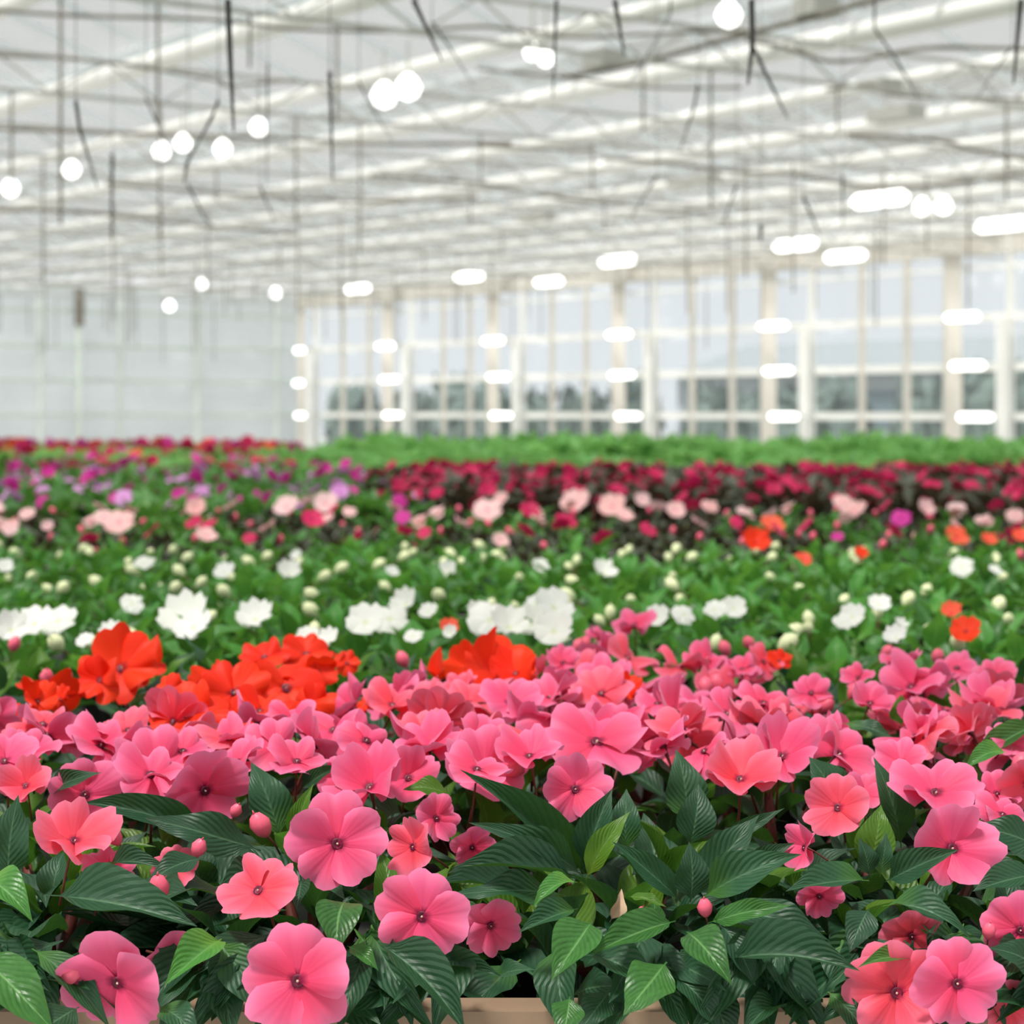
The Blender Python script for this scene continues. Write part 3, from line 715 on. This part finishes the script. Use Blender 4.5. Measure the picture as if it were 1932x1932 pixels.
# leaves read from the photograph: base, tip, width, material, depth of base / tip relative to the canopy face
HL = [((15,1665),(35,1500),82,'leaf_dark',.01,.01),((95,1690),(372,1748),100,'leaf_dark',.0,-.03),((-30,1660),(62,1740),70,'leaf_mid',-.0,-.025),
 ((492,1605),(272,1543),72,'leaf_dark',.01,.0),((400,1600),(150,1515),60,'leaf_dark',.03,.02),((90,1505),(192,1458),42,'leaf_dark',.02,.0),
 ((530,1585),(474,1438),78,'leaf_dark',.01,.02),((548,1590),(592,1478),34,'leaf_young',-.005,0),((565,1490),(645,1442),30,'leaf_dark',.02,.01),
 ((385,1620),(272,1672),48,'leaf_dark',.0,-.02),((652,1700),(634,1806),82,'leaf_mid',-.0,-.03),((418,1772),(310,1860),72,'leaf_mid',.01,-.03),
 ((450,1800),(402,1890),56,'leaf_dark',.02,.0),((-40,1800),(105,1950),95,'leaf_mid',-.0,-.03),((60,1790),(210,1945),60,'leaf_dark',.02,.0),
 ((712,1778),(880,1950),84,'leaf_dark',.0,-.03),((690,1790),(640,1950),78,'leaf_dark',.02,-.01),((655,1785),(714,1832),34,'leaf_mid',.0,-.01),
 ((790,1830),(950,1845),50,'leaf_dark',.03,.01),((570,1660),(560,1720),40,'leaf_dark',.02,-.01),((150,1900),(60,1960),70,'leaf_dark',.0,-.02),
 ((1108,1655),(868,1452),60,'leaf_dark',.02,.01),((1100,1655),(884,1552),56,'leaf_dark',.01,-.01),((1090,1660),(852,1638),72,'leaf_dark',.01,-.01),
 ((1070,1690),(850,1690),66,'leaf_dark',.02,.0),((1100,1645),(1155,1488),66,'leaf_dark',.02,.03),((1105,1660),(1190,1530),48,'leaf_young',-.0,.0),
 ((1090,1665),(1004,1716),38,'leaf_mid',-.005,-.02),((1118,1738),(1040,1850),86,'leaf_mid',.0,-.03),((1090,1715),(978,1760),50,'leaf_dark',.01,-.01),
 ((1295,1560),(1276,1414),78,'leaf_dark',.03,.04),((1300,1600),(1318,1478),72,'leaf_dark',.02,.03),((1308,1695),(1432,1538),76,'leaf_dark',.0,.0),
 ((1325,1695),(1512,1612),76,'leaf_dark',.0,-.015),((1335,1742),(1495,1708),42,'leaf_mid',-.005,-.02),((1355,1720),(1565,1775),72,'leaf_bronzeg',.015,-.0),
 ((1365,1812),(1622,1832),88,'leaf_dark',.0,-.03),((1295,1758),(1382,1860),72,'leaf_mid',-.005,-.035),((1275,1738),(1112,1802),66,'leaf_mid',.0,-.03),
 ((1258,1815),(1176,1916),88,'leaf_mid',.0,-.035),((1285,1702),(1155,1588),50,'leaf_dark',.01,.01),((1302,1702),(1300,1588),66,'leaf_dark',.0,.0),
 ((1185,1692),(1258,1712),22,'leaf_bright',-.01,-.02),((1180,1610),(1182,1488),58,'leaf_dark',.02,.03),((1270,1840),(1360,1950),64,'leaf_dark',.02,-.0),
 ((1230,1745),(1235,1695),40,'leaf_mid',.0,-.0),((1340,1610),(1480,1525),34,'leaf_dark',.02,.01),((1060,1560),(960,1500),34,'leaf_young',.03,.03),
 ((1640,1662),(1482,1682),62,'leaf_dark',-.0,-.02),((1670,1664),(1808,1603),58,'leaf_dark',-.005,-.025),((1640,1640),(1662,1518),72,'leaf_young',.01,.015),
 ((1640,1655),(1620,1580),40,'leaf_dark',-.005,-.005),((1660,1655),(1672,1570),36,'leaf_dark',-.006,-.005),((1700,1678),(1778,1742),52,'leaf_dark',.0,-.02),
 ((1665,1710),(1832,1772),56,'leaf_dark',.0,-.025),((1640,1715),(1602,1798),60,'leaf_dark',.01,-.01),((1700,1600),(1648,1428),62,'leaf_dark',.03,.03),
 ((1580,1520),(1526,1428),74,'leaf_dark',.02,.02),((1960,1600),(1832,1562),66,'leaf_dark',-.0,-.0),((1960,1650),(1835,1682),60,'leaf_dark',-.0,-.01),
 ((1720,1826),(1618,1826),40,'leaf_mid',-.0,-.02),((1960,1830),(1866,1788),62,'leaf_dark',.0,-.01),((1440,1760),(1540,1830),50,'leaf_dark',.03,.01),
 ((1900,1420),(1818,1455),40,'leaf_mid',.0,-.01),((1960,1365),(1830,1440),46,'leaf_mid',.0,-.01),((1590,1365),(1690,1395),34,'leaf_dark',.0,-.01),
 ((1240,1400),(1195,1330),30,'leaf_dark',.0,.0),((1700,1370),(1700,1310),44,'leaf_young',.0,.0),((1075,1880),(1060,1960),60,'leaf_mid',.0,-.02),
 ((930,1860),(1010,1830),44,'leaf_dark',.02,.0),((1150,1870),(1090,1950),60,'leaf_dark',.02,.0),((1420,1640),(1500,1590),40,'leaf_dark',.03,.02),
 ((850,1500),(760,1490),44,'leaf_young',.02,.02),((1560,1870),(1640,1960),60,'leaf_dark',.02,.0),((300,1900),(380,1965),60,'leaf_dark',.01,-.01),
 ((560,1950),(450,1990),60,'leaf_dark',.0,-.02),((1480,1905),(1400,1960),56,'leaf_dark',.03,.0),((200,1640),(330,1650),40,'leaf_dark',.02,.0)]
for i, (a, c, wd, mk, o1, o2) in enumerate(HL):
    mk = {'leaf_bronzeg': 'leaf_dark', 'leaf_bright': 'leaf_young'}.get(mk, mk)
    dm = DY((a[1]+c[1])/2)-.012
    A = px3(a[0], a[1], dm+o1); B = px3(c[0], c[1], dm+o2)
    r = near((A+B)/2, front); o = r.location
    up = c[1] < a[1]-30
    nrm = Vector((rr(-.15, .15), -.85, .55)) if up else Vector((rr(-.2, .2), -.6, .8))
    add_leaf(r, A-o, B-o, wd/F*dm*1.08, nrm, mk, True, None)

# blooms read from the photograph: centre, diameter, normal (right, towards camera, up), petal kind, cup, depth shift
HF = [((563,1850),222,(-.05,1,.15),'petal_pink',2,-.02),((636,1592),192,(.15,1,.2),'petal_pink',0,-.02),((797,1728),182,(-.1,1,.05),'petal_pink',2,-.02),
 ((490,1683),165,(-.5,.75,.75),'petal_coral',0,-.02),((140,1590),150,(.45,.55,.9),'petal_coral',3,-.01),((205,1640),110,(.5,.4,.8),'petal_pink',2,.02),
 ((225,1850),215,(-.2,1,-.3),'petal_pink',0,.0),((322,1815),140,(.5,.8,-.3),'petal_pink',0,.02),((782,1598),118,(-.65,.8,.2),'petal_coral',1,-.005),((1582,1525),132,(-.35,.85,.4),'petal_coral',1,-.01),
 ((1795,1602),172,(.2,.9,.35),'petal_pink',1,-.01),((1805,1855),175,(.05,1,.1),'petal_pink',2,-.02),((1692,1872),195,(-.15,1,.05),'petal_coral',2,.0),
 ((1925,1755),145,(-.1,1,.1),'petal_pink',0,.0),((1905,1900),120,(.2,1,-.2),'petal_coral',0,.03),((1520,1600),100,(-.9,.4,.2),'petal_pink',1,.01),((1545,1690),90,(.2,.9,-.3),'petal_pink',0,.03),
 ((925,1745),120,(.3,.9,-.2),'petal_pink',0,.05),((700,1490),175,(-.2,.75,.7),'petal_pink',1,.02),((770,1470),120,(.2,.8,.6),'petal_pink',1,.03),((822,1545),100,(.5,.8,.3),'petal_pink',0,.03),
 ((655,1475),120,(-.4,.6,.7),'petal_pink',0,.04),((50,1485),105,(0,.75,.6),'petal_coral',3,-.005),((385,1490),160,(.3,.5,-.1),'petal_pink',1,.02),((160,1500),140,(.2,.6,.2),'petal_pink',1,.03),
 ((1398,1475),165,(.0,.6,.8),'petal_coral',1,.0),((1475,1430),140,(.2,.7,.8),'petal_pink',3,.0),((1765,1500),180,(.1,.7,.8),'petal_pink',0,.0),((1085,1490),135,(.1,.6,.2),'petal_pink',1,-.01),
 ((890,1598),90,(.3,.8,-.2),'petal_pink',1,.06),((1720,1765),120,(0,1,-.3),'petal_coral',0,.05),((1125,1405),200,(.2,.5,.9),'petal_pink',0,.0),((1000,1430),130,(-.2,.4,.9),'petal_pink',1,.0),
 ((1880,1500),100,(.3,.6,.8),'petal_pink',0,.02),((1700,1440),110,(-.2,.6,.8),'petal_pink',0,.0),((1940,1480),120,(-.1,.6,-.2),'petal_coral',1,.0),((810,1415),130,(-.1,.8,.8),'petal_pink',3,.0),
 ((285,1465),150,(.1,.5,.9),'petal_pink',0,.0),((900,1455),130,(.1,.4,.9),'petal_pink',0,.0),((1630,1500),90,(-.2,.6,.8),'petal_pink',0,.03),((1890,1540),120,(.2,.5,.9),'petal_pink',0,.01),
 ((560,1440),130,(.1,.5,.9),'petal_pink',0,.0),((450,1440),120,(-.3,.5,.7),'petal_pink',0,.0),((10,1440),140,(0,.5,.9),'petal_pink',0,.0),((330,1640),90,(0,.8,.2),'petal_coral',1,.05)]
for c, dpx, n, mk, cup, dz in HF:
    d = DY(c[1])-.015+dz; p = px3(c[0], c[1], d); r = near(p, front)
    add_flower(r, p-r.location, Vector((n[0], -n[1], n[2])).normalized(), dpx/F*d*1.02, mk, rr(-.3, .3), cup, n[2] > .5)
for (x, y), s in (((492, 1557), 60), ((1330, 1713), 44), ((135, 1835), 60), ((1866, 1757), 40), ((215, 1578), 46), ((445, 1530), 34), ((375, 1600), 44), ((300, 1675), 60), ((1210, 1720), 26)):
    d = DY(y)-.02; p = px3(x, y, d); r = near(p, front)
    add_bud(r, p-r.location, s/F*d*.95, 'bud_pink', Vector((rr(-.6, .6), -.4, 1)).normalized())
# withered leaf and flecks
d = DY(1700)-.02; A = px3(1150, 1740, d); B = px3(1178, 1680, d)
r = front[2]; WL = leaf_mesh('withered_leaf', M['dry'], .1, .5, .1, .05, seed=3)
o = put(WL, 'withered_leaf', frame(A-r.location, Vector((.3, -1, .2)), (B-A).normalized(), (.008, (B-A).length, .02)), r); o['label'] = 'small withered tan leaf'
for q, (x, y) in enumerate(((1493, 1868), (1552, 1872))):
    p = px3(x, y, 1.17); fo = put(WL, 'fallen_petal', frame(p-Vector((.006, 0, 0)), Vector((0, -.7, .7)), Vector((1, 0, .1)), (.009, .014, .01)), None)
    tag(fo, ['pale dry petal fallen on the bench edge, left one of two', 'pale dry petal fallen on the bench edge, right one of two'][q], 'petal')

# ---------------------------------------------------------------- rows behind, on a loose grid
def protos(n, build):
    return [build(i) for i in range(n)]
def base_root(name):
    root = bpy.data.objects.new(name, None); C.objects.link(root); root.empty_display_size = .05
    put(POT, 'pot', Matrix.Translation((0, 0, .11)), root); put(SOIL, 'soil', Matrix.Translation((0, 0, .11)), root)
    return root
def outn(az, t): return Vector((math.cos(az)*t, math.sin(az)*t, 1)).normalized()
def b_pink(i, mk='petal_pink', nf=8, ly='leaf_dark'):
    r = base_root('potted_impatiens'); foliage(r, ly, TOP-.03, .09, 7, 7, (.055, .085), 'leaf_young')
    for q in range(nf):
        a = q*2.399+rr(-.3, .3); rd = .105*math.sqrt((q+.4)/nf)
        n = (outn(a, rd*9)+Vector((rr(-.4, .4), -.25+rr(-.4, .4), rr(-.1, .1)))).normalized()
        add_flower(r, Vector((math.cos(a)*rd, math.sin(a)*rd, TOP-.1*rd+rr(-.015, .012))), n, rr(.05, .06), mk if R.random() < .75 or mk == 'petal_red' else 'petal_coral')
    for q in range(2): add_bud(r, Vector((rr(-.08, .08), rr(-.08, .08), TOP-.005)), .018)
    return r
def b_mid(i, lk, fk, nf, bk, nb, fd=(.045, .055), per=7, shoots=7, ll=(.05, .075), young=None, top=TOP, stemk='stem_green', fz=.0):
    r = base_root('potted_impatiens'); foliage(r, lk, top-.02, .095, shoots, per, ll, young, stemk)
    fks = fk if isinstance(fk, list) else [fk]
    for q in range(nf):
        a = rr(0, 6.28); rd = rr(0, .1)
        n = (outn(a, rd*7)+Vector((rr(-.3, .3), -.6+rr(-.4, .4), 0))).normalized(); f = R.choice(fks)
        put(R.choice(FO[f]), 'flower', frame(Vector((math.cos(a)*rd, math.sin(a)*rd, top-.08*rd+rr(-.01, .015)+fz)), n, Vector((rr(-.4, .4), .1, -1)), rr(*fd)), r)
    for q in range(nb): add_bud(r, Vector((rr(-.1, .1), rr(-.1, .1), top-rr(.0, .025))), rr(.018, .026), bk)
    return r
used = set()
def place(proto, x, y, label, group, rz=None, sc=1., zs=1.):
    if proto.name in used: c = copy_tree(proto)
    else: used.add(proto.name); c = proto
    c.location = (x, y, POTZ-.11); c.rotation_euler = (0, 0, rr(0, 6.28) if rz is None else rz); c.scale = (sc, sc, sc*zs)
    tag(c, label, 'plant', group); return c
def visw(y): return .2415*y+.06
def rowx(y, sp):
    w = visw(y); n = int(2*w/sp)+1; x0 = -(n-1)*sp/2+rr(-.3, .3)*sp
    return [x0+i*sp for i in range(n)]
def O(i): return ordn[i] if i < 20 else 'last'

pinkP = protos(5, lambda i: b_pink(i)); redP = protos(3, lambda i: b_pink(i, 'petal_red', 2)); leafyP = protos(3, lambda i: b_pink(i, 'petal_red', 0))
for ri, (y, nm) in enumerate(((1.49, 'second'), (1.68, 'third'), (1.88, 'fourth'), (2.07, 'fifth'))):
    for ci, x in enumerate(rowx(y, .195)):
        px = pxof(x, y); x += rr(-.01, .01)
        if ri == 0: k = 'pink'
        elif ri == 1: k = 'red' if px < 620 else 'pink'
        elif ri == 2: k = 'leafy' if px < 620 else ('pink' if 1080 < px < 1260 else 'red' if 780 < px <= 1080 else 'leafy')
        else: k = 'leafy'
        P = {'pink': pinkP, 'red': redP, 'leafy': leafyP}[k]
        desc = {'pink': 'pink impatiens full of blooms', 'red': 'scarlet impatiens with open blooms', 'leafy': 'dark leafy impatiens without blooms'}[k]
        pl = place(R.choice(P), x, y+rr(-.01, .01), '%s, %s row from the front, %s from the left' % (desc, nm, O(ci)), k+' impatiens' if k != 'leafy' else 'bloomless dark impatiens')
        back.append((pl, k))
# white bed
whiteP = protos(5, lambda i: b_mid(i, 'leaf_mid', 'petal_white', 0, 'bud_white', (1, 2, 2, 1, 3)[i], young='leaf_bright', shoots=6, per=7, ll=(.06, .092)))
y = 2.27; ri = 0
while y < 3.75:
    for ci, x in enumerate(rowx(y, .205)):
        pl = place(R.choice(whiteP), x+rr(-.015, .015), y+rr(-.015, .015), 'bright green impatiens with white buds, %s row of white bed, %s from the left' % (O(ri), O(ci)), 'white impatiens')
        back.append((pl, 'white'))
    y += .205; ri += 1
# dark mixed bed
mixP = protos(6, lambda i: b_mid(i, 'leaf_bronze' if i % 2 else 'leaf_mid', (['petal_pale'], ['petal_pale', 'petal_crimson'], ['petal_crimson'], ['petal_pale'], ['petal_pale'], ['petal_salmon'])[i],
                 (1, 1, 1, 1, 2, 1)[i], 'bud_pink', 1, fd=(.035, .045), per=6, shoots=6))
ri = 0
while y < 5.2:
    for ci, x in enumerate(rowx(y, .24)):
        pi = R.choice([0, 1, 1, 2, 3] if y < 4.6 else [0, 3, 4, 4, 1])
        nm = ('pale pink', 'mixed pink and crimson', 'crimson', 'pale pink', 'pale pink', 'salmon')[pi]
        pl = place(mixP[pi], x+rr(-.02, .02), y+rr(-.02, .02), 'dark-leaved impatiens, %s blooms, %s row behind white bed, %s from left' % (nm, O(ri), O(ci)), 'dark-leaved impatiens', zs=.97 if y < 4.7 else 1.0)
        back.append((pl, 'mix'))
    y += .24; ri += 1

# far beds: foliage joined per plant, blooms as parts
def far_plant(lk, fks, nf, top, rad, nl, ll, fd, spread=1.0, name='potted_impatiens', low=.3):
    r = base_root(name); b = MB()
    for q in range(nl):
        az = rr(0, 6.28); rd = rad*math.sqrt(R.random())*.8; z = .11+(top-.11)*(low+(1-low)*R.random())*(1-.25*(rd/rad)**2)
        el = rr(-.2, 1.0); ln = rr(*ll); dr = Vector((math.cos(az)*math.cos(el), math.sin(az)*math.cos(el), math.sin(el)))
        a = Vector((math.cos(az)*rd, math.sin(az)*rd, z-ln*.5*max(0, math.sin(el)))); sd = Vector((-math.sin(az), math.cos(az), rr(-.4, .4))).normalized()*ln*.24
        up = Vector((0, 0, ln*.08))
        b.add([a, a+dr*ln*.35+sd+up, a+dr*ln*.75+sd*.6+up, a+dr*ln, a+dr*ln*.75-sd*.6+up, a+dr*ln*.35-sd+up], [(0, 1, 2, 3), (0, 3, 4, 5)], 0,
              [(.5, 0), (.1, .35), (.2, .75), (.5, 1), (.8, .75), (.9, .35)])
    tag(b.obj('foliage', M[lk], r, True), kind='stuff')
    m = MB()
    for q in range(5):
        a = q*1.256; m.tube([(0, 0, .1), (math.cos(a)*rad*.5, math.sin(a)*rad*.5, top*.8)], [.007, .004], 4)
    m.obj('stem', M['stem'], r)
    for q in range(nf):
        a = rr(0, 6.28); rd = rad*math.sqrt(R.random())*spread; f = R.choice(fks)
        n = (outn(a, rd*5)+Vector((0, -.8, rr(-.2, .2)))).normalized()
        put(R.choice(FO[f]), 'flower', frame(Vector((math.cos(a)*rd, math.sin(a)*rd, top-.12*rd+rr(-.02, .02))), n, Vector((.1, .1, -1)), rr(*fd)), r)
    return r
lilP = [far_plant('leaf_mid', ['petal_lilac', 'petal_lilac', 'petal_magenta'], 4, TOP, .16, 110, (.06, .09), (.045, .06)) for i in range(4)]
crP = [far_plant('leaf_bronze', ['petal_crimson'], 6, TOP+.015, .17, 130, (.06, .09), (.05, .06), low=.1) for i in range(4)]
y = 5.82; ri = 0
while y < 8.6:
    for ci, x in enumerate(rowx(y, .30)):
        left = pxof(x, y) < 740+rr(-60, 60)
        if left: place(R.choice(lilP), x, y, 'lilac-flowered green impatiens, %s row of second bench, %s from the left' % (O(ri), O(ci)), 'lilac impatiens on the second bench')
        else: place(R.choice(crP), x, y+.04, 'dark-leaved crimson impatiens, %s row of second bench, %s from the left' % (O(ri), O(ci)), 'crimson impatiens on the second bench')
    y += .30; ri += 1
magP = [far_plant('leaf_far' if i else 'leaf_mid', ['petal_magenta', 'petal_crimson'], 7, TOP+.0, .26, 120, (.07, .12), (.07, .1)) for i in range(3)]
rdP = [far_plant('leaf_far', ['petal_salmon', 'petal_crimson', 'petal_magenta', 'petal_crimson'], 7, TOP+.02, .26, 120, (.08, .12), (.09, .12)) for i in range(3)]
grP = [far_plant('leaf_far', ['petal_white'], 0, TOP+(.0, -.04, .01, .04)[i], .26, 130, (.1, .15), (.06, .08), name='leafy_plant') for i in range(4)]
y = 9.3; ri = 0
while y < 14.6:
    for ci, x in enumerate(rowx(y, .5)):
        px = pxof(x, y); wh = ', %s row of furthest bench, %s from the left' % (O(ri), O(ci))
        if px < 560 and y < 11.2: place(R.choice(magP), x, y, 'magenta-flowered plant'+wh, 'magenta flowered plants far left')
        elif px < 560: place(R.choice(rdP), x, y, 'red-flowered plant'+wh, 'red flowered plants far left')
        else: place(R.choice(grP), x+rr(-.1, .1), y, 'bloomless green plant'+wh, 'leafy plants before the glass wall', zs=rr(.78, 1.22))
    y += .5; ri += 1
def drop(o):
    for c in list(o.children): drop(c)
    bpy.data.objects.remove(o)
for P in (pinkP, redP, leafyP, whiteP, mixP, lilP, crP, magP, rdP, grP):
    for o in P:
        if o.name not in used: drop(o)

# ---------------------------------------------------------------- blooms read from the photograph on the rows behind
bpy.context.view_layer.update()
def world_put(p, kind, fn):
    pool = [r for r, k in back if k == kind]; r = near(p, pool); mi = r.matrix_basis.inverted()
    fn(r, mi@p, mi.to_3x3())
def full(p, n, diam, mk, kind):
    def fn(r, lp, m3): add_flower(r, lp, (m3@n).normalized(), diam, mk)
    world_put(p, kind, fn)
PK = [(740,1335,135,0),(800,1395,120,1),(630,1380,130,0),(1182,1245,125,0),(1197,1182,95,1),(1130,1205,70,0),(1062,1252,75,1),(1135,1312,135,0),(962,1330,135,1),(1272,1345,135,1),(1330,1252,95,0),
 (1400,1265,80,0),(1440,1250,80,0),(1722,1300,140,0),(1705,1255,90,1),(1805,1262,90,0),(1865,1325,130,0),(1750,1395,135,1),(1560,1390,110,0),(1440,1330,120,0),(1530,1310,85,1),(80,1370,130,0),(190,1410,145,0),
 (60,1420,120,0),(430,1400,120,0),(550,1362,110,0),(520,1410,130,0),(345,1420,120,0),(870,1300,80,1),(690,1400,130,0),(1370,1350,120,0),(1480,1370,120,0),(1640,1330,100,1),(1330,1420,120,1),(240,1380,100,0),
 (1240,1330,90,1),(1620,1280,70,0),(905,1400,120,0),(1050,1370,150,0),(1160,1370,130,0),(1880,1280,90,0),(1900,1400,100,0)]
for x, y, dp, up in PK:
    d = DY(y)*.985; p = px3(x, y, d)
    n = Vector((rr(-.6, .6), -rr(.1, .75), rr(.7, 1.1))).normalized()
    full(p, n, dp/F*d, 'petal_pink' if R.random() < .8 else 'petal_coral', 'pink')
for x, y, dp in [(230,1265,150),(270,1255,110),(500,1242,95),(578,1236,95),(440,1310,140),(540,1300,140),(355,1352,150),(70,1325,75),(115,1320,55),(932,1268,150),(975,1275,110),(885,1262,95),(655,1252,50),(320,1302,70),
                 (190,1285,100),(490,1345,110),(590,1330,90),(400,1290,80),(600,1270,70),(690,1330,40),(1185,1300,60),(1470,1248,50)]:
    d = DY(y)*.98; p = px3(x, y, d); n = Vector((rr(-.6, .6), -rr(.4, 1.1), rr(.3, .9))).normalized()
    full(p, n, dp/F*d*1.05, 'petal_red', 'red')
def small(x, y, dp, mk, kind, tall=.0):
    d = .225*F/(y-HY); p = px3(x, y, d); n = Vector((rr(-.4, .4), -rr(.5, .9), rr(.6, 1.0))).normalized()
    def fn(r, lp, m3): put(R.choice(FO[mk]), 'flower', frame(lp, (m3@n).normalized(), m3@Vector((0, .1, -1)), dp/F*d*1.05), r)
    world_put(p, kind, fn)
for x, y, dp in [(350,1172,105),(365,1185,80),(482,1170,75),(65,1178,80),(110,1172,80),(20,1190,70),(158,1206,38),(272,1062,45),(423,1080,44),(545,1082,48),(250,1140,48),(690,1175,80),(735,1168,80),(765,1142,62),
 (808,1155,40),(905,1165,60),(925,1170,95),(960,1185,80),(1045,1148,85),(1010,1140,50),(1045,1192,80),(1000,1180,70),(845,1080,42),(1020,1070,36),(1140,1082,52),(1347,1150,48),(1385,1150,52),(1660,1142,48),(1608,1165,55),
 (1590,1175,40),(1690,1205,50),(1815,1070,48),(1290,1160,50),(210,1197,50),(1240,1165,50),(580,1205,50),(620,1210,50),(780,1200,40),(10,1070,35),(740,1080,30),(1700,1180,30),(1880,1075,30),(560,1050,25),(850,1195,30)]:
    small(x, y, dp, 'petal_white', 'white')
for x, y, dp, mk in [(848,1184,40,'petal_salmon'),(1795,1157,42,'petal_salmon'),(1822,1192,62,'petal_red')]: small(x, y, dp, mk, 'white')
for x, y, dp, mk in [(1458,992,50,'petal_salmon'),(1425,1026,58,'petal_red'),(1626,1046,34,'petal_red'),(1805,1015,50,'petal_salmon'),(1865,1022,34,'petal_salmon'),(1515,1058,36,'petal_salmon'),(1925,1012,34,'petal_salmon'),
 (225,985,62,'petal_pale'),(195,975,40,'petal_pale'),(370,962,42,'petal_pale'),(365,985,38,'petal_crimson'),(540,958,52,'petal_pale'),(615,952,50,'petal_pale'),(660,965,28,'petal_pale'),(590,982,46,'petal_crimson'),(760,976,34,'petal_magenta'),
 (920,962,60,'petal_pale'),(945,942,30,'petal_pale'),(1000,966,42,'petal_crimson'),(1070,982,46,'petal_crimson'),(1085,950,60,'petal_pale'),(1155,957,56,'petal_pale'),(1212,945,32,'petal_pale'),(1275,965,40,'petal_pale'),
 (1340,955,36,'petal_pale'),(1610,965,52,'petal_pale'),(1745,962,38,'petal_pale'),(1700,978,42,'petal_magenta'),(1590,946,40,'petal_pale'),(1805,960,40,'petal_pale'),(1915,972,38,'petal_pale'),(470,1015,30,'petal_crimson'),(50,968,34,'petal_pale'),
 (800,1005,30,'petal_crimson'),(1390,985,30,'petal_crimson'),(1580,1015,26,'petal_magenta'),(20,1000,30,'petal_pale'),(90,995,26,'petal_pale')]:
    small(x, y, dp, mk, 'mix')
